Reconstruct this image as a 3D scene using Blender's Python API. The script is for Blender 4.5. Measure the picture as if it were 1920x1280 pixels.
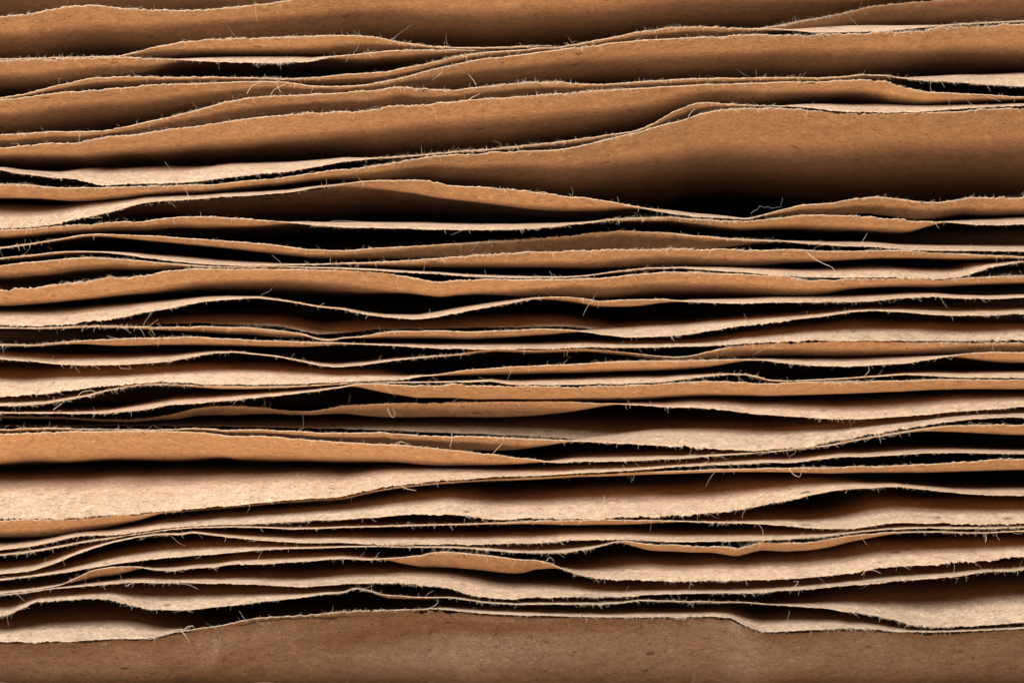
import bpy, math, random
import numpy as np
from mathutils import Vector

# ------------------------------------------------------------ camera, world, lamps, exposure
for o in list(bpy.data.objects): bpy.data.objects.remove(o)
scene = bpy.context.scene
COL = scene.collection
PX = 5e-5                 # one photo pixel at the face of the stack = 0.05 mm
DIST = 0.25               # camera to the face of the stack
W, H = 1920, 1280

cam = bpy.data.cameras.new('camera'); camo = bpy.data.objects.new('camera', cam); COL.objects.link(camo)
camo.location = (0, -DIST, 0); camo.rotation_euler = (math.pi/2, 0, 0)
cam.sensor_width = 36.0; cam.lens = 36.0*DIST/(W*PX)
cam.clip_start = 0.005; cam.clip_end = 50
cam.dof.use_dof = True; cam.dof.focus_distance = DIST+0.001; cam.dof.aperture_fstop = 17
scene.camera = camo

world = bpy.data.worlds.new('World'); scene.world = world; world.use_nodes = True
bg = world.node_tree.nodes['Background']
bg.inputs[0].default_value = (1.0, 0.92, 0.85, 1); bg.inputs[1].default_value = 0.26
scene.render.engine = 'CYCLES'
scene.cycles.max_bounces = 5; scene.cycles.diffuse_bounces = 5; scene.cycles.glossy_bounces = 2; scene.cycles.transmission_bounces = 0

def area(name, loc, target, sx, sy, power, colour):
    l = bpy.data.lights.new(name, 'AREA'); l.shape = 'RECTANGLE'; l.size = sx; l.size_y = sy
    l.energy = power; l.color = colour
    o = bpy.data.objects.new(name, l); COL.objects.link(o); o.location = loc
    o.rotation_euler = (Vector(target)-Vector(loc)).to_track_quat('-Z', 'Y').to_euler()
    return o
area('softbox_lamp', (-0.14, -0.36, 0.29), (0, 0, -0.005), 0.24, 0.24, 7.7, (0.71, 0.83, 0.97))
area('low_lamp', (-0.16, -0.37, -0.25), (0, 0, 0.0), 0.20, 0.18, 2.5, (1.0, 0.68, 0.40))

vs = scene.view_settings
vs.view_transform = 'Standard'; vs.look = 'None'; vs.exposure = 0.0; vs.gamma = 1.0; vs.use_curve_mapping = False

# ------------------------------------------------------------ materials
def nodes_of(name):
    m = bpy.data.materials.new(name); m.use_nodes = True
    return m, m.node_tree.nodes, m.node_tree.links

def paper_material(name, base):
    m, N, L = nodes_of(name)
    bsdf = N['Principled BSDF']
    def n(t, **k):
        q = N.new(t)
        for a, b in k.items(): setattr(q, a, b)
        return q
    def math_(op, a, b=None, c=None, clamp=False):
        q = n('ShaderNodeMath', operation=op); q.use_clamp = clamp
        for i, v in enumerate((a, b, c)):
            if v is None: continue
            if hasattr(v, 'node'): L.new(v, q.inputs[i])
            else: q.inputs[i].default_value = v
        return q.outputs[0]
    def smooth(v, a, b):
        q = n('ShaderNodeMapRange', interpolation_type='SMOOTHSTEP')
        L.new(v, q.inputs[0]); q.inputs[1].default_value = a; q.inputs[2].default_value = b
        return q.outputs[0]
    uv = n('ShaderNodeUVMap'); info = n('ShaderNodeObjectInfo')
    off = n('ShaderNodeVectorMath', operation='SCALE'); off.inputs[0].default_value = (713., 419., 0)
    L.new(info.outputs['Random'], off.inputs['Scale'])
    mm = n('ShaderNodeVectorMath', operation='MULTIPLY_ADD')
    L.new(uv.outputs[0], mm.inputs[0]); mm.inputs[1].default_value = (1000, 1000, 1000); L.new(off.outputs[0], mm.inputs[2])
    P = mm.outputs[0]
    def noise(sx, sy, detail=2, rough=.5, dist=0., rot=0., shift=0.):
        mp = n('ShaderNodeMapping'); L.new(P, mp.inputs[0]); mp.inputs['Scale'].default_value = (sx, sy, 1)
        mp.inputs['Rotation'].default_value = (0, 0, rot); mp.inputs['Location'].default_value = (shift, shift*.7, 0)
        q = n('ShaderNodeTexNoise', noise_dimensions='2D'); L.new(mp.outputs[0], q.inputs['Vector'])
        q.inputs['Scale'].default_value = 1; q.inputs['Detail'].default_value = detail
        q.inputs['Roughness'].default_value = rough; q.inputs['Distortion'].default_value = dist
        return q.outputs[0]
    grain = noise(1.4, 8.0, 3, .65)
    grain2 = noise(3.0, 5.0, 2, .6, 0, .5, 31)
    mott = noise(.55, 1.0, 2, .6, 0, 0, 11)
    cloud = noise(.07, .12, 1, .5, 0, 0, 5)
    def hairs(s, w, thr, shift, rot=0., sy=None):
        a = noise(s, sy or s, 1.5, .45, .5, rot, shift)
        d = math_('ABSOLUTE', math_('SUBTRACT', a, .5))
        line = math_('SUBTRACT', 1.0, smooth(d, 0, w))
        mk = smooth(noise(s*1.7, s*1.7, 0, .5, 0, .3, shift+57), thr, thr+.05)
        return math_('MULTIPLY', line, mk)
    hd = math_('MAXIMUM', hairs(.8, .017, .52, 3), math_('MAXIMUM', hairs(1.2, .020, .53, 17, .6), hairs(.55, .013, .51, 71, -.4, 1.1)))
    hl = math_('MAXIMUM', hairs(.7, .018, .52, 23, .2, 1.3), hairs(1.3, .020, .52, 41, 1.0))
    vor = n('ShaderNodeTexVoronoi', voronoi_dimensions='2D'); mpv = n('ShaderNodeMapping'); L.new(P, mpv.inputs[0])
    mpv.inputs['Scale'].default_value = (.16, .3, 1); L.new(mpv.outputs[0], vor.inputs['Vector']); vor.inputs['Scale'].default_value = 1
    vd = math_('ADD', vor.outputs['Distance'], math_('MULTIPLY', math_('SUBTRACT', grain2, .5), .05))
    sep = n('ShaderNodeSeparateColor'); L.new(vor.outputs['Color'], sep.inputs[0])
    rad = math_('MULTIPLY', math_('POWER', sep.outputs[0], 4), .085)
    speck = math_('MULTIPLY', math_('SUBTRACT', 1, smooth(math_('SUBTRACT', vd, rad), -.02, .012)), smooth(sep.outputs[1], .35, .5))
    # tone multiplier
    t = math_('ADD', 1.0, math_('MULTIPLY', math_('SUBTRACT', grain, .5), 1.0))
    t = math_('ADD', t, math_('MULTIPLY', math_('SUBTRACT', grain2, .5), .70))
    t = math_('ADD', t, math_('MULTIPLY', math_('SUBTRACT', mott, .5), .55))
    t = math_('ADD', t, math_('MULTIPLY', math_('SUBTRACT', cloud, .5), .25))
    t = math_('ADD', t, math_('MULTIPLY', math_('SUBTRACT', info.outputs['Random'], .5), .14))
    sc = n('ShaderNodeVectorMath', operation='SCALE'); sc.inputs[0].default_value = base; L.new(t, sc.inputs['Scale'])
    def mix(fac, a, b, amt):
        q = n('ShaderNodeMix', data_type='RGBA')
        L.new(math_('MULTIPLY', fac, amt), q.inputs[0]); L.new(a, q.inputs[6]); q.inputs[7].default_value = (*b, 1)
        return q.outputs[2]
    c = mix(hl, sc.outputs[0], (.72, .50, .31), .55)
    c = mix(hd, c, (.15, .062, .022), .62)
    c = mix(speck, c, (.10, .045, .02), .75)
    L.new(c, bsdf.inputs['Base Color'])
    bsdf.inputs['Roughness'].default_value = .82; bsdf.inputs['Specular IOR Level'].default_value = .25
    h = math_('ADD', math_('MULTIPLY', grain, 1.0), math_('MULTIPLY', mott, 1.2))
    bp = n('ShaderNodeBump'); bp.inputs['Strength'].default_value = .48; bp.inputs['Distance'].default_value = 6e-5
    L.new(h, bp.inputs['Height']); L.new(bp.outputs[0], bsdf.inputs['Normal'])
    return m
MAT_PAPER = paper_material('kraft_paper', (.41, .250, .143))

def plain(name, col, rough=.8):
    m, N, L = nodes_of(name); b = N['Principled BSDF']
    tc = N.new('ShaderNodeTexCoord'); nz = N.new('ShaderNodeTexNoise'); nz.inputs['Scale'].default_value = 4000; nz.inputs['Detail'].default_value = 3
    L.new(tc.outputs['Object'], nz.inputs['Vector'])
    r = N.new('ShaderNodeMix'); r.data_type = 'RGBA'; L.new(nz.outputs[0], r.inputs[0])
    r.inputs[6].default_value = (*[x*.72 for x in col], 1); r.inputs[7].default_value = (*[min(1, x*1.22) for x in col], 1)
    L.new(r.outputs[2], b.inputs['Base Color']); b.inputs['Roughness'].default_value = rough
    b.inputs['Specular IOR Level'].default_value = .25
    return m
MAT_EDGE = plain('torn_paper_edge', (.41, .26, .15))
MAT_FIBRE = plain('paper_fibre', (.52, .37, .235))
MAT_LINT = plain('grey_lint', (.15, .15, .18))

# ------------------------------------------------------------ the sheets, from the top of the stack down
# e: front edge as (x, y) in photo pixels at the face of the stack; d: how far the sheet dips (+) or rises (-) behind its
# edge, in the same pixels; yf: how far the torn edge stands back (+) or juts out (-), in mm
S = []
def sheet(label, e, d, yf=0.0, **k):
    P = lambda s: np.array([[float(v) for v in q.split(',')] for q in s.split()])
    S.append(dict(label=label, e=P(e), d=P(d), yf=yf, **k))

sheet('uppermost brown paper sheet, cut by the upper left corner of the frame',
 '0,-40 300,-30 600,-45 1920,-120', '0,70 400,60 900,70 1920,80', 1.0)
sheet('paper sheet whose torn edge dips just below the frame top at left',
 '0,33 50,27 100,18 130,13 180,12 230,15 280,18 320,19 380,20 440,15 500,7 560,0 640,-10 800,-22 1000,-35 1300,-50 1920,-66',
 '0,110 640,100 1000,130 1300,130 1920,150', lc=.085)
sheet('shaded paper sheet set back in the upper right corner',
 '0,118 600,100 1000,100 1300,70 1400,58 1440,51 1500,40 1560,30 1620,15 1660,10 1730,3 1790,-2 1920,-8',
 '0,20 1000,20 1440,40 1920,60', 4.0)
sheet('paper sheet arched over a narrow dark slot at upper left, second from the top there',
 '0,111 100,109 200,107 225,106 260,97 290,88 350,80 420,74 500,71 560,69 640,66 680,67 720,74 760,81 800,86 840,89 880,90 960,89 1000,87 1060,84 1100,88 1150,80 1250,64 1300,60 1400,64 1550,68 1700,65 1920,50',
 '0,10 200,5 300,25 500,34 640,34 760,16 900,8 1920,6', yc='1000,0 1080,6 1920,6')
sheet('paper sheet with a pale sliver of upper face near the upper left, edge almost level',
 '0,114 60,113 120,111 180,109 220,108 280,111 340,112 400,116 460,117 520,118 580,116 600,111 620,107 660,103 700,99 720,96 800,94 860,94 900,94 960,94 1000,97 1040,98 1150,80 1250,64 1300,60 1400,64 1550,70 1700,67 1800,56 1920,50',
 '0,50 250,30 330,0 400,-16 500,-19 580,-16 640,6 700,12 900,8 1920,6', yc='900,0 980,5 1920,5')
sheet('paper sheet whose wavy edge climbs across the whole top, doubled just beneath',
 '0,184 30,180 60,173 100,163 130,156 150,151 170,148 190,145 250,145 330,145 420,145 480,146 540,148 600,145 640,140 680,138 720,136 760,128 800,120 840,110 880,102 920,97 960,95 1000,92 1050,88 1100,80 1150,70 1200,60 1250,54 1300,50 1350,52 1400,54 1450,54 1480,57 1520,60 1560,61 1620,60 1680,57 1740,51 1800,46 1860,42 1920,40',
 '0,10 200,18 500,10 700,18 1000,16 1300,22 1440,10 1480,-6 1540,-18 1620,-22 1700,-15 1780,0 1920,8')
sheet('broad orange-brown sheet below the climbing double edge along the top',
 '0,188 40,184 80,178 130,172 200,167 260,163 320,158 400,156 470,153 500,152 540,155 580,161 600,162 640,163 680,160 720,153 760,145 800,134 840,124 880,115 920,109 960,105 1000,101 1060,91 1100,86 1150,80 1200,76 1260,73 1300,71 1380,67 1440,65 1500,64 1560,64 1620,63 1700,61 1800,50 1920,46',
 '0,85 300,65 500,30 640,20 760,45 1000,75 1300,95 1600,100 1920,110', lc=.085)
sheet('paper sheet rising from left to a thin level edge, pale at far right',
 '0,254 60,250 100,247 140,248 190,246 230,239 260,233 300,224 340,215 380,204 420,194 460,185 500,181 560,179 640,175 700,170 745,164 800,167 850,169 900,164 960,158 1000,155 1040,155 1080,158 1120,159 1200,154 1280,149 1400,146 1500,146 1580,146 1600,143 1620,140 1660,142 1700,148 1760,153 1800,155 1860,160 1920,162',
 '0,22 200,20 500,40 800,35 1000,22 1400,18 1620,14 1680,0 1740,-14 1800,-24 1920,-40')
sheet('long brown sheet with a broad lit face, edge running level across the upper third',
 '0,276 60,272 100,270 140,270 180,260 210,254 260,252 290,248 340,240 400,232 440,225 500,219 560,215 640,212 700,209 760,200 820,193 880,189 940,185 1000,179 1060,175 1120,171 1200,166 1280,161 1330,159 1400,157 1500,154 1560,153 1620,152 1660,156 1690,163 1720,170 1740,174 1800,176 1850,178 1900,182 1920,183',
 '0,55 200,60 640,110 1000,110 1300,70 1500,60 1620,50 1720,30 1820,18 1920,6', lc=.085)
sheet('paper sheet with long pale wedge at left and a hump at right of centre',
 '0,318 30,324 60,327 100,333 140,336 165,341 180,346 200,347 260,345 340,342 380,339 420,333 480,327 540,321 600,311 640,303 700,297 760,293 840,286 900,282 960,276 1000,272 1050,266 1100,260 1140,253 1180,248 1200,243 1230,231 1260,213 1280,205 1300,195 1330,194 1380,197 1440,199 1500,200 1540,204 1580,208 1620,210 1700,210 1740,209 1780,206 1820,203 1880,200 1920,197',
 '0,-6 90,-10 180,-40 400,-36 560,-22 660,-8 740,5 1000,8 1280,20 1400,12 1480,-4 1560,-20 1700,-26 1820,-14 1920,-8')
sheet('largest brown face in the stack, sloping broadly into shade at right of centre',
 '0,345 40,346 80,349 115,352 160,353 200,352 250,351 340,348 380,349 420,345 460,340 520,335 580,325 620,322 640,319 700,310 760,301 800,296 860,291 920,287 980,284 1040,282 1080,276 1120,266 1160,256 1200,248 1230,238 1280,227 1310,215 1340,210 1380,205 1440,204 1500,205 1600,214 1700,214 1800,209 1840,206 1920,203',
 '0,27 300,24 500,14 640,18 800,60 1000,112 1280,185 1500,205 1920,205', lc=.11)
sheet('paper sheet with bright torn flap at far left, arching below the largest brown face',
 '0,428 40,428 80,424 110,418 150,408 200,398 240,388 262,381 275,379 300,377 360,374 420,369 480,366 540,361 580,354 640,346 680,341 720,338 780,338 820,343 880,348 940,354 1000,361 1060,368 1100,372 1150,380 1180,385 1220,393 1260,400 1300,406 1340,408 1400,411 1420,406 1460,395 1500,385 1560,381 1600,373 1640,369 1680,373 1720,379 1760,380 1800,374 1815,370 1860,371 1920,369',
 '0,-56 200,-36 265,-16 420,-14 560,-8 640,-1 700,12 800,26 1000,30 1120,20 1190,2 1260,-12 1340,-10 1400,-5 1460,14 1640,30 1800,30 1920,32')
sheet('added dim set-back sheet seen only as a dark brown face under the tall arch',
 '0,433 280,386 420,375 540,367 640,353 720,346 820,351 940,363 1060,378 1180,396 1300,411 1400,414 1500,394 1640,378 1800,384 1920,380',
 '0,4 280,14 450,46 640,60 900,52 1060,30 1200,8 1920,14', 7.5)  # put in to show a dim face where the gap went black
sheet('paper sheet with a level pale upper face left of centre, under the tall arch',
 '0,432 60,428 100,424 160,422 220,418 270,416 300,411 340,407 400,407 460,411 520,416 560,418 600,423 640,425 700,427 760,428 820,430 900,431 960,430 1000,427 1040,424 1100,418 1150,411 1200,409 1260,407 1300,411 1360,415 1400,416 1440,411 1500,405 1560,404 1620,405 1680,410 1720,416 1780,416 1820,420 1880,422 1920,421',
 '0,14 280,16 380,22 480,12 560,-4 640,-12 800,-16 960,-16 1080,-6 1200,4 1300,6 1420,14 1560,26 1700,24 1770,0 1830,-14 1920,-22')
sheet('paper sheet arched at left, sagging at centre left, its edge pale at far right',
 '0,466 40,460 80,454 120,447 150,441 180,439 220,440 300,443 340,446 400,450 460,455 520,461 580,468 640,470 700,466 760,463 820,459 880,455 940,452 1000,449 1060,443 1110,437 1160,433 1200,433 1240,436 1280,440 1340,444 1400,449 1460,452 1520,457 1560,460 1640,463 1700,468 1760,469 1840,470 1920,471',
 '0,-4 160,4 300,12 500,16 640,16 800,22 1000,30 1200,35 1340,20 1440,0 1520,-8 1640,-14 1920,-16', yc='600,0 800,1.6 1250,1.6 1450,0')
sheet('paper sheet with lit underside bulging right of centre, above the curled far-right corner',
 '0,484 60,478 120,472 160,471 200,473 240,478 280,484 340,491 400,496 460,498 520,498 580,496 640,494 700,492 760,489 820,484 880,480 940,476 1000,473 1080,471 1160,469 1240,467 1320,468 1400,470 1480,468 1540,471 1600,471 1660,470 1720,472 1780,475 1840,478 1920,482',
 '0,4 150,6 220,-3 340,-11 460,-8 560,-2 680,8 900,22 1100,30 1400,30 1600,14 1800,8 1920,5')
sheet('thin paper sheet arched at left with a curled torn corner at far right',
 '0,498 40,493 80,490 120,485 180,483 220,486 280,491 340,496 400,501 460,501 560,501 640,503 700,506 760,510 820,513 880,518 940,520 1000,521 1060,520 1100,517 1140,511 1180,506 1220,502 1280,502 1320,505 1380,509 1440,514 1500,518 1560,519 1620,520 1680,519 1740,522 1780,523 1812,518 1830,508 1860,500 1900,493 1920,491',
 '0,22 110,24 250,16 400,2 640,-2 800,-5 1000,-6 1120,0 1200,5 1270,-2 1360,-12 1480,-19 1640,-26 1800,-28 1860,-10 1920,-4')
sheet('paper sheet with a lit brown underside widening left of centre, above a dark hollow',
 '0,545 40,541 100,534 160,528 220,521 280,515 320,509 360,504 400,504 460,505 560,505 640,507 700,510 730,513 760,518 790,525 820,530 835,529 860,527 900,525 980,525 1060,524 1140,520 1200,514 1240,510 1280,509 1340,511 1400,514 1440,517 1480,521 1520,526 1560,527 1600,523 1640,523 1700,523 1760,525 1812,521 1860,519 1920,517',
 '0,27 200,36 400,46 640,48 780,26 900,24 1050,34 1280,52 1420,46 1540,24 1640,14 1920,12')
sheet('paper sheet sagging into a deep curve left of centre, its edge nearly level at right',
 '0,610 40,610 80,611 120,609 180,602 220,596 260,588 320,577 370,567 420,561 480,558 520,562 560,568 600,575 640,579 680,588 720,594 780,598 820,593 860,585 900,578 960,568 1000,560 1040,557 1090,559 1120,564 1180,563 1240,561 1280,565 1340,567 1400,568 1460,566 1540,566 1600,565 1640,563 1680,560 1720,557 1760,556 1800,559 1860,560 1920,557',
 '0,-38 180,-34 340,-14 440,-3 560,3 700,-3 820,-12 940,-10 1040,0 1100,8 1220,10 1290,-6 1400,-12 1600,-16 1800,-10 1920,-8')
sheet('added dim set-back sheet lying behind the deep sagging curve at centre',
 '0,616 200,612 360,606 520,612 600,628 700,618 820,614 960,612 1060,610 1160,622 1300,618 1400,604 1560,584 1640,577 1920,582',
 '0,-4 360,-16 600,-26 800,-26 1000,-28 1150,-20 1300,-8 1920,-4', 4.5)  # invented inner face, lightening the dark gap under the curve
sheet('paper sheet with a pale slope of upper face right of centre, low hump at left',
 '0,614 60,615 120,613 180,611 240,612 300,614 340,613 380,612 420,614 460,614 500,618 540,622 570,627 600,637 620,639 640,634 680,630 720,624 760,622 820,620 880,622 960,619 1000,617 1060,618 1100,622 1130,627 1180,632 1220,631 1260,629 1290,626 1320,621 1360,615 1400,610 1460,603 1500,598 1560,590 1600,584 1640,582 1700,585 1760,590 1800,592 1860,591 1920,589',
 '0,2 280,6 420,13 540,14 620,-6 700,10 880,14 1060,8 1120,-10 1200,-34 1300,-32 1420,-20 1560,-6 1640,-6 1720,-14 1920,-20')
sheet('straight-edged paper sheet at mid height with a broad pale face at right',
 '0,646 60,647 100,643 140,640 180,638 240,635 300,633 360,632 400,634 460,637 520,639 580,642 640,643 700,646 760,649 820,653 880,653 940,654 1000,654 1060,652 1100,650 1160,651 1220,650 1280,649 1340,648 1400,643 1460,640 1540,638 1600,638 1680,638 1760,638 1840,639 1920,639',
 '0,2 120,4 240,14 400,15 560,10 660,1 760,-8 900,-16 1240,-15 1340,-18 1480,-32 1620,-44 1920,-44')
sheet('wavy paper sheet in the dark gap at mid height, one crest left of centre',
 '0,672 20,675 60,677 100,682 160,684 220,684 280,680 320,677 360,669 400,662 440,660 480,664 520,668 560,676 600,685 630,688 680,684 740,675 800,669 860,664 900,657 930,654 1000,657 1060,655 1100,654 1140,657 1180,661 1230,667 1270,670 1300,667 1330,659 1360,652 1400,647 1440,644 1500,642 1600,641 1920,643',
 '0,-18 200,-22 330,-14 430,0 540,3 640,-8 760,-4 900,4 1100,4 1220,5 1300,8 1400,22 1600,26 1920,22', 0.5)
sheet('paper sheet with a wide pale upper face at left below the dark gap',
 '0,743 40,742 80,738 130,730 180,724 220,722 260,718 300,716 340,717 400,720 460,720 520,720 580,719 640,717 680,714 720,713 760,711 780,706 820,702 860,696 920,691 980,687 1040,684 1100,681 1160,678 1220,677 1280,676 1340,675 1400,673 1440,676 1480,681 1520,684 1580,687 1640,684 1700,680 1760,671 1800,664 1850,660 1920,661',
 '0,-56 250,-40 450,-42 600,-40 700,-24 770,-4 860,9 1100,16 1300,16 1400,4 1480,-14 1600,-20 1700,-16 1770,-4 1840,14 1920,18')
sheet('crinkled thin paper sheet at centre, pale along the right of centre',
 '0,760 40,760 80,757 120,750 160,743 200,732 240,724 280,720 320,720 400,724 460,725 540,724 600,721 640,719 700,717 760,716 820,716 880,715 920,714 950,719 980,721 1040,721 1100,720 1160,719 1240,716 1280,710 1320,706 1360,702 1400,702 1420,706 1440,713 1480,714 1540,711 1600,708 1660,704 1700,702 1760,704 1820,708 1920,708',
 '0,-14 120,-10 220,-2 400,7 600,5 800,1 900,-4 1000,-15 1200,-20 1300,-10 1380,-2 1440,2 1600,4 1700,-4 1800,-12 1920,-16')
sheet('paper sheet with a pale slope at left rising to the crinkled sheet at centre',
 '0,774 60,774 140,775 200,774 240,770 280,765 320,759 380,755 440,749 500,743 560,737 600,732 640,726 660,722 700,720 740,721 780,725 810,723 850,722 900,725 960,725 1020,725 1100,724 1160,723 1220,721 1280,717 1340,715 1400,716 1440,718 1500,717 1580,716 1640,715 1700,714 1760,711 1820,711 1920,712',
 '0,-2 180,-4 280,-12 400,-17 560,-15 640,-4 700,14 800,22 1000,24 1300,26 1500,22 1920,16')
sheet('shaded set-back paper sheet with sagging pale face right of centre',
 '0,782 60,783 120,784 180,788 240,789 290,784 330,778 360,768 400,763 460,763 500,766 540,771 580,773 620,766 640,762 700,758 760,756 820,754 880,753 960,753 1040,752 1100,754 1160,756 1200,758 1250,763 1300,763 1360,768 1420,776 1480,779 1540,784 1580,786 1610,785 1640,784 1700,779 1760,774 1800,770 1860,767 1920,762',
 '0,4 300,6 420,20 520,8 600,6 700,24 900,30 1050,22 1160,0 1260,-18 1400,-30 1560,-42 1700,-42 1920,-34', yc='0,3.2 1000,3.0 1300,1.0 1920,0.5')
sheet('added dim set-back sheet in the dark slot above the long lit edge, left of centre',
 '0,801 300,800 560,803 720,806 900,812 1040,818 1160,826 1300,833 1440,838 1560,826 1700,800 1920,778',
 '0,-4 400,-10 700,-22 900,-34 1060,-42 1240,-46 1500,-40 1920,-12', 6.5)  # extra sheet, added so the slot is not plain black
sheet('paper sheet with long lit edge just above the big orange face',
 '0,805 100,803 200,804 300,806 360,803 420,806 500,806 560,809 600,811 640,811 700,811 720,809 735,814 780,815 840,818 900,819 960,821 1020,823 1080,826 1120,828 1160,831 1220,833 1280,838 1340,840 1420,842 1480,839 1520,834 1580,826 1620,817 1660,810 1720,800 1780,789 1840,783 1920,781',
 '0,8 400,10 560,16 800,26 960,22 1060,5 1160,-18 1260,-45 1400,-62 1540,-54 1680,-32 1800,-18 1920,-16')
sheet('paper sheet with the big flat orange face at lower left',
 '0,814 60,812 120,810 200,808 260,808 320,809 360,810 400,813 430,818 480,817 520,819 580,825 640,829 700,833 760,835 820,841 880,847 920,852 960,856 1000,861 1030,866 1050,866 1080,865 1140,865 1200,863 1240,860 1280,859 1340,854 1400,850 1440,847 1480,843 1560,834 1620,822 1700,808 1760,800 1800,797 1860,797 1920,798',
 '0,74 300,72 600,55 760,36 900,22 1000,8 1060,-10 1180,-16 1300,-10 1420,-4 1600,0 1720,4 1800,12 1920,16')
sheet('paper sheet with the widest pale upper face, tapering from far left to centre',
 '0,972 60,971 130,970 200,963 260,962 300,956 340,955 400,951 460,945 520,939 580,934 640,931 700,917 740,910 800,903 860,898 920,894 960,893 1020,890 1080,886 1140,884 1200,880 1260,875 1320,872 1380,869 1440,866 1480,867 1540,860 1580,855 1620,856 1680,852 1740,849 1800,848 1860,849 1920,850',
 '0,-90 300,-78 600,-56 760,-36 920,-22 1200,-16 1450,-16 1600,-12 1800,-7 1920,-6')
sheet('paper sheet with an orange wedge tucked under the widest pale face at far left',
 '0,976 60,975 130,974 200,968 260,966 300,960 340,959 400,955 460,949 520,943 580,938 640,935 700,921 740,914 800,907 860,902 920,898 960,897 1020,894 1080,890 1140,888 1200,885 1260,883 1340,880 1420,878 1480,877 1560,877 1620,874 1680,872 1740,870 1800,866 1860,862 1920,858',
 '0,46 100,38 200,20 300,2 400,3 900,3 1200,5 1400,6 1600,10 1920,22', yc='290,0 360,3 1120,3 1240,0')
sheet('paper sheet with a wide dim-to-pale face at lower centre, long fibre standing on it',
 '0,1030 60,1023 100,1014 130,1007 160,1004 200,1003 240,998 300,990 360,986 420,983 520,979 640,973 700,969 760,964 840,961 880,966 920,973 960,974 1000,973 1060,972 1120,970 1160,969 1200,968 1280,967 1340,963 1380,956 1430,947 1480,938 1520,927 1560,920 1600,915 1640,914 1680,911 1720,915 1760,919 1800,924 1860,928 1920,929',
 '0,-8 200,-10 300,-18 500,-28 640,-38 800,-50 1000,-56 1200,-66 1400,-60 1550,-30 1660,-6 1750,-6 1920,-14')
sheet('paper sheet pinched in the bundle at lower left, wide pale face at lower far right',
 '0,1041 60,1034 120,1023 160,1016 200,1010 240,1003 280,997 320,992 360,989 420,987 480,988 540,991 600,990 640,988 700,987 760,985 820,983 880,982 920,980 960,979 1000,977 1060,976 1120,974 1180,975 1240,975 1280,976 1340,979 1400,980 1440,982 1480,985 1520,989 1560,990 1600,990 1640,984 1670,979 1720,980 1780,981 1840,981 1920,979',
 '0,-8 200,-5 400,-3 600,-4 800,0 960,4 1100,9 1220,7 1300,0 1420,-9 1560,-20 1660,-46 1920,-52')
sheet('paper sheet with a long level pale face below the lower centre slot',
 '0,1075 60,1069 100,1056 140,1039 180,1025 220,1014 260,1006 300,1001 340,1001 360,997 400,1003 440,1008 500,1013 560,1016 640,1017 700,1020 760,1020 820,1020 900,1020 960,1018 1020,1016 1060,1012 1100,1011 1140,1010 1180,1011 1220,1014 1260,1015 1300,1015 1360,1014 1420,1012 1460,1010 1500,1008 1560,1003 1600,998 1660,993 1720,990 1780,990 1840,990 1920,988',
 '0,-14 100,-20 200,-10 340,-4 500,-11 640,-20 900,-26 1100,-26 1300,-20 1500,-18 1650,-10 1920,-8')
sheet('paper sheet with torn pale lip at lower centre and a lit kink right of centre',
 '0,1087 60,1080 120,1073 170,1064 220,1055 280,1048 340,1043 400,1038 460,1033 520,1029 580,1027 640,1025 700,1024 760,1025 820,1025 880,1027 920,1031 960,1035 1000,1036 1040,1036 1080,1032 1120,1025 1150,1016 1170,1013 1190,1015 1220,1020 1260,1021 1300,1023 1340,1022 1370,1026 1385,1028 1400,1024 1430,1015 1450,1016 1480,1018 1520,1016 1560,1011 1600,1003 1680,997 1760,996 1800,998 1860,998 1920,995',
 '0,-10 160,-18 340,-24 500,-16 640,-5 840,-4 940,-14 1060,-16 1130,-6 1180,10 1300,10 1440,16 1560,14 1660,6 1750,0 1920,-2')
sheet('paper sheet with folded lit flap at lower centre, broad pale face right of it',
 '0,1112 60,1106 110,1097 140,1085 160,1075 180,1067 220,1062 260,1062 290,1068 320,1069 360,1065 400,1063 440,1057 500,1056 560,1053 600,1050 640,1047 690,1049 740,1045 790,1041 810,1036 850,1035 900,1040 950,1046 985,1050 1000,1048 1030,1055 1060,1068 1090,1078 1120,1083 1160,1086 1220,1088 1280,1089 1340,1087 1400,1087 1460,1085 1520,1082 1580,1076 1620,1069 1650,1064 1700,1061 1760,1058 1820,1052 1880,1047 1920,1044',
 '0,-6 110,-2 160,14 220,18 280,-4 340,-12 500,-16 640,-12 720,2 800,28 960,28 1030,12 1090,-16 1180,-44 1400,-56 1700,-52 1920,-44')
sheet('paper sheet with a drooping dim face at lower centre, rising to the right edge',
 '0,1115 60,1109 100,1103 160,1098 210,1094 240,1091 300,1091 360,1092 420,1094 480,1095 520,1098 560,1100 600,1097 640,1094 700,1092 760,1092 800,1096 840,1102 880,1113 920,1121 960,1123 1000,1120 1040,1119 1080,1117 1140,1119 1200,1116 1240,1114 1280,1112 1340,1112 1420,1111 1460,1107 1520,1104 1560,1099 1620,1094 1680,1089 1740,1084 1800,1079 1840,1072 1880,1070 1910,1070 1920,1066',
 '0,-4 200,-6 400,-14 640,-22 760,-32 900,-40 1040,-22 1280,-18 1600,-20 1800,-14 1920,-8')
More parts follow.
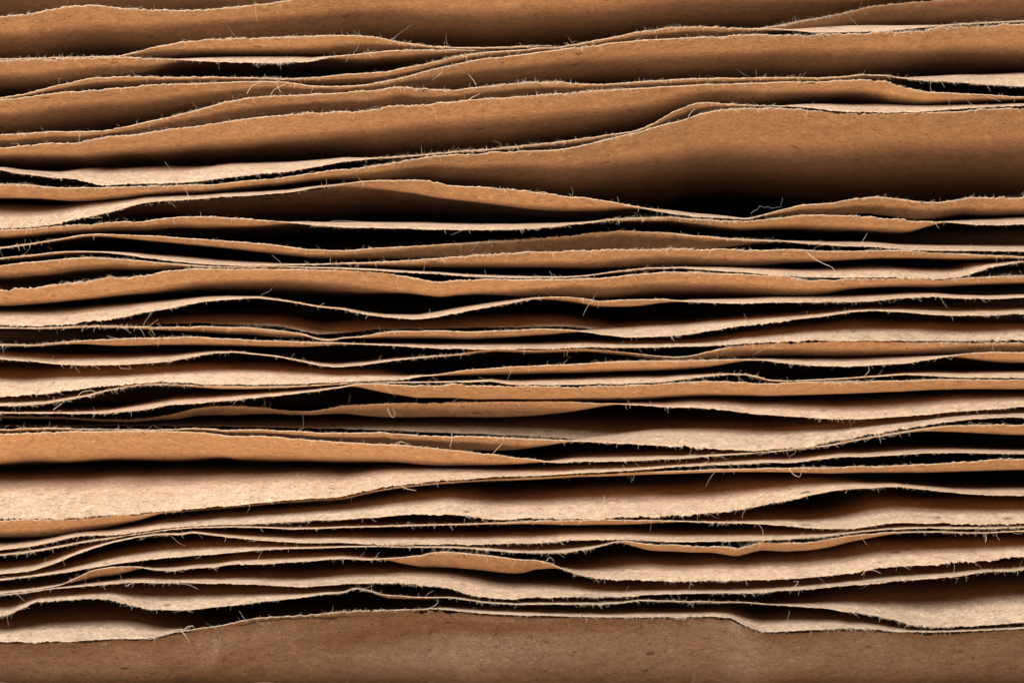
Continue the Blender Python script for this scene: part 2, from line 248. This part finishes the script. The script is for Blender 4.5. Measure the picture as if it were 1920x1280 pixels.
sheet('ruffled paper sheet, scalloped pale face at lower left, big pale face lower right',
 '0,1156 20,1152 40,1141 70,1128 100,1126 140,1124 160,1122 200,1121 220,1127 240,1133 270,1140 300,1143 350,1143 400,1138 460,1132 500,1126 560,1120 610,1113 640,1111 655,1107 662,1101 690,1106 720,1115 760,1118 800,1120 840,1119 880,1124 920,1130 960,1132 1000,1132 1060,1132 1120,1132 1170,1129 1200,1125 1240,1126 1280,1127 1340,1128 1400,1128 1440,1132 1500,1136 1560,1141 1600,1146 1640,1154 1680,1160 1720,1170 1760,1176 1800,1174 1860,1170 1920,1166',
 '0,-38 120,-26 200,-22 300,-48 400,-44 500,-30 600,-14 660,2 720,8 820,3 900,-6 1060,-10 1180,-6 1280,4 1440,4 1540,-12 1640,-46 1760,-84 1920,-92')
sheet('lowest sharp-edged paper sheet with frayed knot of fibres at left',
 '0,1203 60,1203 140,1200 220,1197 280,1196 300,1192 320,1185 345,1182 400,1175 440,1168 480,1158 540,1154 600,1150 640,1147 700,1146 760,1143 800,1141 830,1141 860,1145 920,1150 980,1152 1040,1154 1100,1156 1160,1156 1220,1156 1280,1156 1340,1155 1370,1158 1400,1172 1430,1184 1460,1183 1520,1179 1580,1178 1640,1179 1680,1183 1740,1184 1800,1183 1860,1180 1920,1177',
 '0,-50 200,-46 280,-30 330,8 420,18 640,18 760,10 840,-4 950,-14 1300,-14 1380,-22 1460,-34 1620,-26 1740,-8 1920,-6')
sheet('blurred creased paper face filling the bottom of the frame, sloping back into shade',
 '0,1207 140,1204 280,1200 320,1189 400,1179 480,1162 640,1151 830,1145 920,1154 1040,1158 1340,1159 1370,1163 1400,1176 1430,1188 1460,1187 1580,1182 1740,1188 1920,1181',
 '0,1000 400,1100 800,1150 1300,1150 1920,1050', 0.8, lam=60.0, crease=True)
sheet('paper sheet jutting out unseen below the frame, blocking light from below',
 '0,1291 400,1292 1000,1292 1300,1292 1500,1290 1640,1296 1780,1297 1920,1297', '0,130 1400,140 1920,110', -15.0, lam=60.0)  # out of view; its jut is set to keep the low lamp off the bottom face

# ------------------------------------------------------------ heights of every sheet on one grid, pressed apart where they touch
XS = np.arange(-420, 2341, 4.0)
NX = len(XS)
YC = np.array([0, .25, .6, 1.1, 1.8, 2.8, 4.2, 6, 8.5, 12, 18, 28, 42, 60.])*1e-3
SEP = 3.3*PX
def gsmooth(a, sig):
    r = int(sig/4*3)+1; k = np.exp(-.5*((np.arange(-r, r+1)*4.0)/sig)**2); k /= k.sum()
    return np.convolve(np.pad(a, r, mode='edge'), k, mode='valid')
def wob(x, rng, scale, n=6):
    t = np.zeros_like(x)
    for i in range(n):
        t += np.sin(x/scale*rng.uniform(.5, 2.0)*2*math.pi+rng.uniform(0, 7))*rng.uniform(.5, 1)
    return t/n
for i, s in enumerate(S):
    rng = np.random.default_rng(100+i)
    e = gsmooth(np.interp(XS, s['e'][:, 0], s['e'][:, 1]), 6)
    out = np.clip(np.maximum(-XS, XS-1920), 0, None)
    d = gsmooth(np.interp(XS, s['d'][:, 0], s['d'][:, 1]), 26)
    yc = np.array([[float(v) for v in q.split(',')] for q in s['yc'].split()]) if 'yc' in s else np.array([[0., s['yf']]])
    yf = gsmooth(np.interp(XS, yc[:, 0], yc[:, 1]), 14)*1e-3 + wob(XS, rng, 700)*.45e-3 + wob(XS, rng, 160)*.12e-3
    f = (DIST+yf)/DIST
    s['zf'] = (640-e)*PX*f; s['yfx'] = yf
    s['lam'] = (s['lam']*1e-3 if 'lam' in s else (2.3+s.get('lc', .044)*np.abs(d))*1e-3)*np.ones(NX)
    s['dz'] = -d*PX+s['zf']*np.clip(s['lam'], 0, .008)/DIST         # the flat of the sheet runs level behind its edge
    s['amp'] = gsmooth(np.clip(np.abs(d)/60, 0, 1), 20)*.16e-3; s['rng'] = i
    s['k'] = gsmooth(np.clip((d-4)/6, 0, 1)*np.clip((48-d)/14, 0, 1), 20)       # narrow lit lips bend sharply
    s['lr'] = (1.3+.045*np.abs(d))*1e-3
def raw(s, y):                     # y: (ny,) or (nx, ny)
    y = np.asarray(y); y = y[None, :] if y.ndim == 1 else y
    t = y-s['yfx'][:, None]
    e1 = 1-np.exp(-np.clip(t, -.004, None)/s['lam'][:, None])
    e2 = 1-np.clip(1-t/(1.5*s['lr'][:, None]), 0, 2)**1.35
    k = s['k'][:, None]
    z = s['zf'][:, None]+s['dz'][:, None]*(e1*(1-k)+e2*k)
    # shallow dents and buckles, different on every sheet
    q = np.random.default_rng(300+s['rng']); px = XS[:, None]*PX; b = 0
    for _ in range(7):
        fx, fy = q.normal(0, 1)*420, q.normal(0, 1)*520; b = b+np.sin(px*fx+t*fy+q.uniform(0, 6.3))*q.uniform(.3, 1)
    z = z+b*.4*s['amp'][:, None]*(1-np.exp(-np.clip(t, 0, None)/2.5e-3))
    if s.get('crease'):            # a diagonal crease and a shallow dome pressed into the jutting sheet
        px = XS[:, None]; g = np.clip(t/1.5e-3, 0, 1)
        z = z+1.5e-3*g*np.exp(-((px-900+300*((t-2e-3)/4e-3))/150)**2)*np.exp(-((t-3e-3)/1.6e-3)**2)
        z = z-.7e-3*g*np.exp(-np.abs(px-395-12*np.sin(t*900))/42)*np.exp(-((t-3e-3)/2e-3)**2)
        z = z-.35e-3*g*np.exp(-np.abs(px-1540)/36)*np.exp(-((t-4e-3)/1.5e-3)**2)
    return z
Z0 = np.stack([raw(s, YC) for s in S])
# long-range sag shared by the whole pile
xx = XS[:, None]*PX; yy = YC[None, :]
sag = (np.sin(xx*90+yy*60)*.5+np.sin(xx*41+1.3-yy*80)*.6)*.5e-3*(1-np.exp(-yy/.02))
Z0 += sag[None]
Wt = np.stack([(YC[None, :] >= s['yfx'][:, None]-2e-4)*1.0+1e-3 for s in S])
Z = Z0.copy(); NS = len(S)
for it in range(260):
    for k in (0, 1):
        A = Z[k:NS-1:2]; B = Z[k+1:NS:2]; wa = Wt[k:NS-1:2]; wb = Wt[k+1:NS:2]
        n = min(len(A), len(B)); A, B, wa, wb = A[:n], B[:n], wa[:n], wb[:n]
        v = np.clip(SEP-(A-B), 0, None); t = wa+wb
        A += v*wb/t; B -= v*wa/t
CORR = Z-Z0
for j in range(len(YC)-2, -1, -1):                  # in front of a set-back edge nothing is there to press on
    CORR[:, :, j] = np.where(Wt[:, :, j] < .5, CORR[:, :, j+1], CORR[:, :, j])
for i in range(NS):                # keep the correction smooth along the edge
    for j in range(len(YC)): CORR[i, :, j] = gsmooth(CORR[i, :, j], 7)

def corr_at(i, Y):
    c = CORR[i]+sag; j = np.clip(np.searchsorted(YC, Y)-1, 0, len(YC)-2)
    t = np.clip((Y-YC[j])/(YC[j+1]-YC[j]), 0, 1); r = np.arange(NX)[:, None]
    return c[r, j]*(1-t)+c[r, j+1]*t

def mesh_from(name, verts, quads, mats, mi=None, uv=None, smooth=True):
    me = bpy.data.meshes.new(name)
    me.vertices.add(len(verts)); me.vertices.foreach_set('co', np.ascontiguousarray(verts, dtype=np.float32).ravel())
    nf, c = quads.shape
    me.loops.add(nf*c); me.loops.foreach_set('vertex_index', quads.astype(np.int32).ravel())
    me.polygons.add(nf); me.polygons.foreach_set('loop_start', (np.arange(nf)*c).astype(np.int32))
    for m in mats: me.materials.append(m)
    if mi is not None: me.polygons.foreach_set('material_index', mi.astype(np.int32))
    if uv is not None:
        l = me.uv_layers.new(name='UVMap'); l.data.foreach_set('uv', uv[quads.ravel()].astype(np.float32).ravel())
    me.update(calc_edges=True); me.validate()
    if smooth: me.polygons.foreach_set('use_smooth', np.ones(nf, dtype=bool))
    return me

OFF = np.array([0, .08, .2, .4, .7, 1.1, 1.7, 2.5, 3.6, 5.2, 7.5, 11, 17, 28, 55])*1e-3
NY = len(OFF); TH = 2.3*PX
SURF = []
def grid_quads(a, b, base=0, flip=False):
    i = np.arange(a-1)[:, None]*b+np.arange(b-1)[None, :]+base
    q = np.stack([i, i+b, i+b+1, i+1], -1).reshape(-1, 4)
    return q[:, ::-1] if flip else q

def jag(rng, n, amp):              # ragged tear: white noise + short-range noise
    a = rng.normal(0, 1, n); b = gsmooth(rng.normal(0, 1, n), 10)*2.2; c = gsmooth(rng.normal(0, 1, n), 28)*3.2
    return (a*.35+b*.5+c*.5)*amp

roots = []
for i, s in enumerate(S):
    rng = np.random.default_rng(500+i)
    jy = jag(rng, NX, .135e-3)*np.clip(gsmooth(rng.normal(0, 1, NX), 60)*6+.9, .35, 1.9)
    Y = s['yfx'][:, None]+OFF[None, :]+jy[:, None]*np.exp(-OFF/.5e-3)[None, :]
    Zc = raw(s, Y)+corr_at(i, Y)
    jz = jag(rng, NX, .55*PX)
    Zc = Zc+jz[:, None]*np.exp(-OFF/.25e-3)[None, :]
    X = np.repeat((XS[:, None]-960)*PX, NY, 1)*((DIST+s['yfx'])/DIST)[:, None]
    # half thickness, thinner and uneven at the tear
    th = TH*.5*(1-.35*np.exp(-OFF/.15e-3))[None, :]*(1+.25*np.clip(rng.normal(0, 1, NX), -1.5, 1.5)[:, None]*np.exp(-OFF/.12e-3)[None, :])
    top = np.stack([X, Y, Zc+th], -1); bot = np.stack([X, Y, Zc-th], -1)
    jb = rng.normal(0, .05e-3, NX); bot[:, 0, 1] += jb
    SURF.append((top, bot))
    V = np.concatenate([top.reshape(-1, 3), bot.reshape(-1, 3)])
    # UV in metres: run along the sheet
    dl = np.sqrt(np.diff(Y, axis=1)**2+np.diff(Zc, axis=1)**2); arc = np.concatenate([np.zeros((NX, 1)), np.cumsum(dl, 1)], 1)
    U = np.stack([X, arc], -1).reshape(-1, 2); U = np.concatenate([U, U+np.array([.37, .21])])
    nv = NX*NY
    q1 = grid_quads(NX, NY); q2 = grid_quads(NX, NY, nv, True)
    a = np.arange(NX-1)*NY
    q3 = np.stack([a, a+nv, a+NY+nv, a+NY], -1)
    bk = a+NY-1
    q4 = np.stack([bk, bk+NY, bk+NY+nv, bk+nv], -1)
    sides = []
    for st, fl in ((0, False), ((NX-1)*NY, True)):
        b = st+np.arange(NY-1); q = np.stack([b, b+1, b+1+nv, b+nv], -1); sides.append(q[:, ::-1] if fl else q)
    Q = np.concatenate([q1, q2, q3, q4]+sides)
    mi = np.zeros(len(Q)); mi[len(q1)+len(q2):len(q1)+len(q2)+len(q3)] = 1
    me = mesh_from('paper_sheet', V, Q, [MAT_PAPER, MAT_EDGE], mi, U)
    o = bpy.data.objects.new('paper_sheet', me); COL.objects.link(o)
    o['label'] = s['label']; o['category'] = 'paper'; o['group'] = 'kraft paper sheets in the stack'
    roots.append(o)

# ------------------------------------------------------------ torn fibres
def tubes(paths, radii, sides=3):
    """paths: (n, k, 3), radii (n,) -> verts, quads of tapering tubes"""
    n, k, _ = paths.shape
    T = np.gradient(paths, axis=1); T /= np.linalg.norm(T, axis=2, keepdims=True)+1e-12
    up = np.array([.31, -.77, .55]); B1 = np.cross(T, up); B1 /= np.linalg.norm(B1, axis=2, keepdims=True)+1e-12
    B2 = np.cross(T, B1); tp = np.linspace(1, .45, k)[None, :, None]*radii[:, None, None]
    rings = []
    for a in range(sides):
        an = 2*math.pi*a/sides; rings.append(paths+(B1*math.cos(an)+B2*math.sin(an))*tp)
    V = np.stack(rings, 2).reshape(-1, 3)            # n,k,sides
    base = (np.arange(n)[:, None]*k+np.arange(k-1)[None, :])*sides
    Q = []
    for a in range(sides):
        b = (a+1) % sides; Q.append(np.stack([base+a, base+b, base+sides+b, base+sides+a], -1).reshape(-1, 4))
    return V, np.concatenate(Q)

def fuzz(rng, top, bot, n, lmin, lmax, curl, k=4):
    den = np.clip(gsmooth(rng.normal(0, 1, NX), 36)*5+.75, .3, None)**1.4; den[:2] = 0; den[-3:] = 0
    i = rng.choice(NX, n, p=den/den.sum()); t = rng.random(n); up = rng.random(n)
    fr = lambda S_: S_[i, 0]*(1-t[:, None])+S_[i+1, 0]*t[:, None]
    root = fr(bot)*(1-up[:, None])+fr(top)*up[:, None]
    ln = (lmin+(lmax-lmin)*rng.random(n)**3)*PX
    dirv = np.stack([rng.normal(0, 1.0, n), -np.abs(rng.normal(.35, .35, n)), rng.normal(0, .62, n)+(up-.5)*.9], -1)
    dirv /= np.linalg.norm(dirv, axis=1, keepdims=True)
    bend = rng.normal(0, curl, (n, 3))
    u = np.linspace(0, 1, k)
    p = root[:, None, :]+dirv[:, None, :]*(u[None, :, None]*ln[:, None, None])+bend[:, None, :]*(u[None, :, None]**2)*ln[:, None, None]
    wv = np.sin(u[None, :]*rng.uniform(2, 7, n)[:, None]+rng.uniform(0, 6, n)[:, None]); wv -= wv[:, :1]
    p += (rng.normal(0, .16, (n, 3))*ln[:, None])[:, None, :]*wv[:, :, None]
    p[:, 0, 1] += .05e-3
    return p

for i, s in enumerate(S):
    rng = np.random.default_rng(900+i)
    top, bot = SURF[i]
    p1 = fuzz(rng, top, bot, 2300, 1.5, 6, .5, 3); p2 = fuzz(rng, top, bot, 75, 4, 13, 1.0, 5)
    V1, Q1 = tubes(p1, rng.uniform(.2, .42, len(p1))*PX); V2, Q2 = tubes(p2, rng.uniform(.2, .36, len(p2))*PX)
    V = np.concatenate([V1, V2]); Q = np.concatenate([Q1, Q2+len(V1)])
    o = bpy.data.objects.new('torn_fibres', mesh_from('torn_fibres', V, Q, [MAT_FIBRE])); COL.objects.link(o)
    o.parent = roots[i]; o['kind'] = 'stuff'
    # a few long single fibres
    nl = 2
    pl = fuzz(rng, top, bot, nl, 14, 34, .9, 7)
    for j in range(nl):
        V, Q = tubes(pl[j:j+1], np.array([rng.uniform(.25, .4)*PX]), 4)
        f = bpy.data.objects.new('loose_fibre', mesh_from('loose_fibre', V, Q, [MAT_FIBRE])); COL.objects.link(f); f.parent = roots[i]

def w(px, py, y): f = (DIST+y)/DIST; return ((px-960)*PX*f, y, (640-py)*PX*f)
def strand(pts, r, mat, name, parent=None):
    P0 = np.array([w(*p) for p in pts]); t = np.linspace(0, len(P0)-1, (len(P0)-1)*4+1)
    C = np.stack([np.interp(t, np.arange(len(P0)), P0[:, a]) for a in range(3)], -1)
    for _ in range(3): C[1:-1] = (C[:-2]+2*C[1:-1]+C[2:])/4
    V, Q = tubes(C[None], np.array([r*PX]), 5)
    o = bpy.data.objects.new(name, mesh_from(name, V, Q, [mat])); COL.objects.link(o)
    if parent is not None: o.parent = parent
    return o
# the long fibres one can pick out, each on the sheet it grows from
def idx(word): return next(r for r in roots if word in r['label'])
big = [
 ('long fibre standing', [(1092,974,0), (1108,968,-.0006), (1122,956,-.001), (1131,942,-.001), (1134,928,-.001)], .55),
 ('lit underside bulging', [(1514,474,0), (1526,485,-.0008), (1545,495,-.001), (1560,500,-.001), (1566,509,-.001)], .6),
 ('widest pale upper face', [(752,911,0), (765,917,-.0006), (780,919,-.0008)], .6),
 ('long lit edge', [(740,833,0), (748,827,-.0006), (758,829,-.0008), (766,834,-.0008)], .5),
 ('long lit edge', [(847,812,0), (848,826,-.0006), (843,838,-.0008)], .5),
 ('long lit edge', [(925,849,0), (935,838,-.0008), (943,830,-.0008)], .5),
 ('climbs across the whole top', [(526,173,-.0004), (515,152,-.0006), (540,148,-.0006)], .5),
 ('climbs across the whole top', [(463,176,-.0008), (472,160,-.0008), (490,154,-.0004)], .5),
 ('thin level edge', [(507,180,0), (513,168,-.0006), (527,162,-.0008), (540,155,-.0006)], .55),
 ('hump at right of centre', [(1288,226,0), (1294,212,-.0006), (1304,204,-.0006)], .5),
 ('thin level edge', [(877,189,-.0004), (888,181,-.0008), (900,176,-.0006)], .6),
 ('long brown sheet', [(893,160,-.0008), (886,148,-.0010), (878,140,-.0010)], .55),
 ('wide pale upper face at left', [(145,744,-.0004), (152,735,-.0008), (168,731,-.0010), (183,735,-.0008), (176,744,-.0006)], .5),
 ('wide pale upper face at left', [(150,744,-.0006), (160,741,-.0010), (172,746,-.0008)], .45),
 ('rising to the crinkled', [(100,768,-.0002), (110,760,-.0008), (118,755,-.0008)], .5),
 ('orange wedge', [(1480,879,0), (1488,890,-.0006), (1500,895,-.0006), (1503,884,-.0006), (1506,870,-.0004)], .5),
 ('set-back paper sheet', [(727,765,.0008), (731,778,.0004), (738,784,.0002), (741,774,.0002), (736,766,.0006)], .4),
 ('crinkled thin paper', [(1618,708,0), (1626,700,-.0006), (1631,693,-.0008), (1628,686,-.0008)], .5),
 ('frayed knot', [(306,1187,0), (318,1184,-.0008), (335,1178,-.0010), (345,1180,-.0010), (362,1172,-.0008)], .7),
 ('frayed knot', [(338,1181,-.0004), (346,1188,-.0008), (350,1196,-.0010), (356,1201,-.0008)], .6),
 ('frayed knot', [(290,1194,0), (300,1190,-.0008), (312,1190,-.0010), (330,1183,-.0008), (352,1181,-.0006)], .7),
 ('frayed knot', [(265,1195,0), (280,1198,-.0006), (295,1195,-.0008), (305,1190,-.0006)], .6),
 ('frayed knot', [(342,1184,-.0004), (350,1174,-.0008), (360,1172,-.0010), (366,1178,-.0008)], .6),
 ('frayed knot', [(800,1141,0), (815,1136,-.0006), (822,1128,-.0008), (821,1122,-.0008)], .5),
 ('rising to the right edge', [(1480,1107,0), (1492,1098,-.0008), (1499,1088,-.0008), (1488,1090,-.0010)], .5),
 ('broad pale face right of it', [(1616,1078,-.0002), (1622,1068,-.0008), (1640,1068,-.0010), (1651,1074,-.0010)], .6),
 ('drooping dim face', [(236,1099,0), (250,1090,-.0006), (300,1093,-.0008), (350,1093,-.0006), (372,1104,-.0006)], .45),
 ('torn pale lip', [(1847,1000,0), (1850,1010,-.0006), (1847,1016,-.0006)], .6),
 ('bright torn flap', [(1172,386,0), (1182,382,-.0006), (1178,388,-.0006)], .7),
]
for word, pts, r in big: strand(pts, r, MAT_FIBRE, 'loose_fibre', idx(word))
lint = strand([(1408,401,-.0004), (1412,396,-.0006), (1421,393,-.0008), (1424,385,-.0008), (1430,388,-.0008), (1435,390,-.0006), (1440,386,-.0008), (1444,391,-.0008),
        (1451,390,-.0008), (1460,388,-.0008), (1466,389,-.0006), (1463,380,-.0008), (1468,378,-.0008), (1466,371,-.0006)], .36, MAT_LINT, 'lint_thread')
lint['label'] = 'tiny curly grey-blue lint thread lying on the edge under the largest brown face'; lint['category'] = 'thread'

# added ribbed wall behind the pile, so world light does not show through the gaps
nb = 60; xs = np.linspace(-.09, .09, 80); rng = np.random.default_rng(7); V = []; 
for k in range(nb*2+1):
    z = -.058+.11*k/(nb*2); yb = .0645+(.0009 if k % 2 else 0)
    V += [(x, yb+.0002*math.sin(x*310+k), z+.0003*math.sin(x*120+k*.3)) for x in xs]
me = mesh_from('background', np.array(V), grid_quads(nb*2+1, 80), [plain('added_backing', (.30, .17, .09))])
b = bpy.data.objects.new('background', me); COL.objects.link(b); b['kind'] = 'structure'
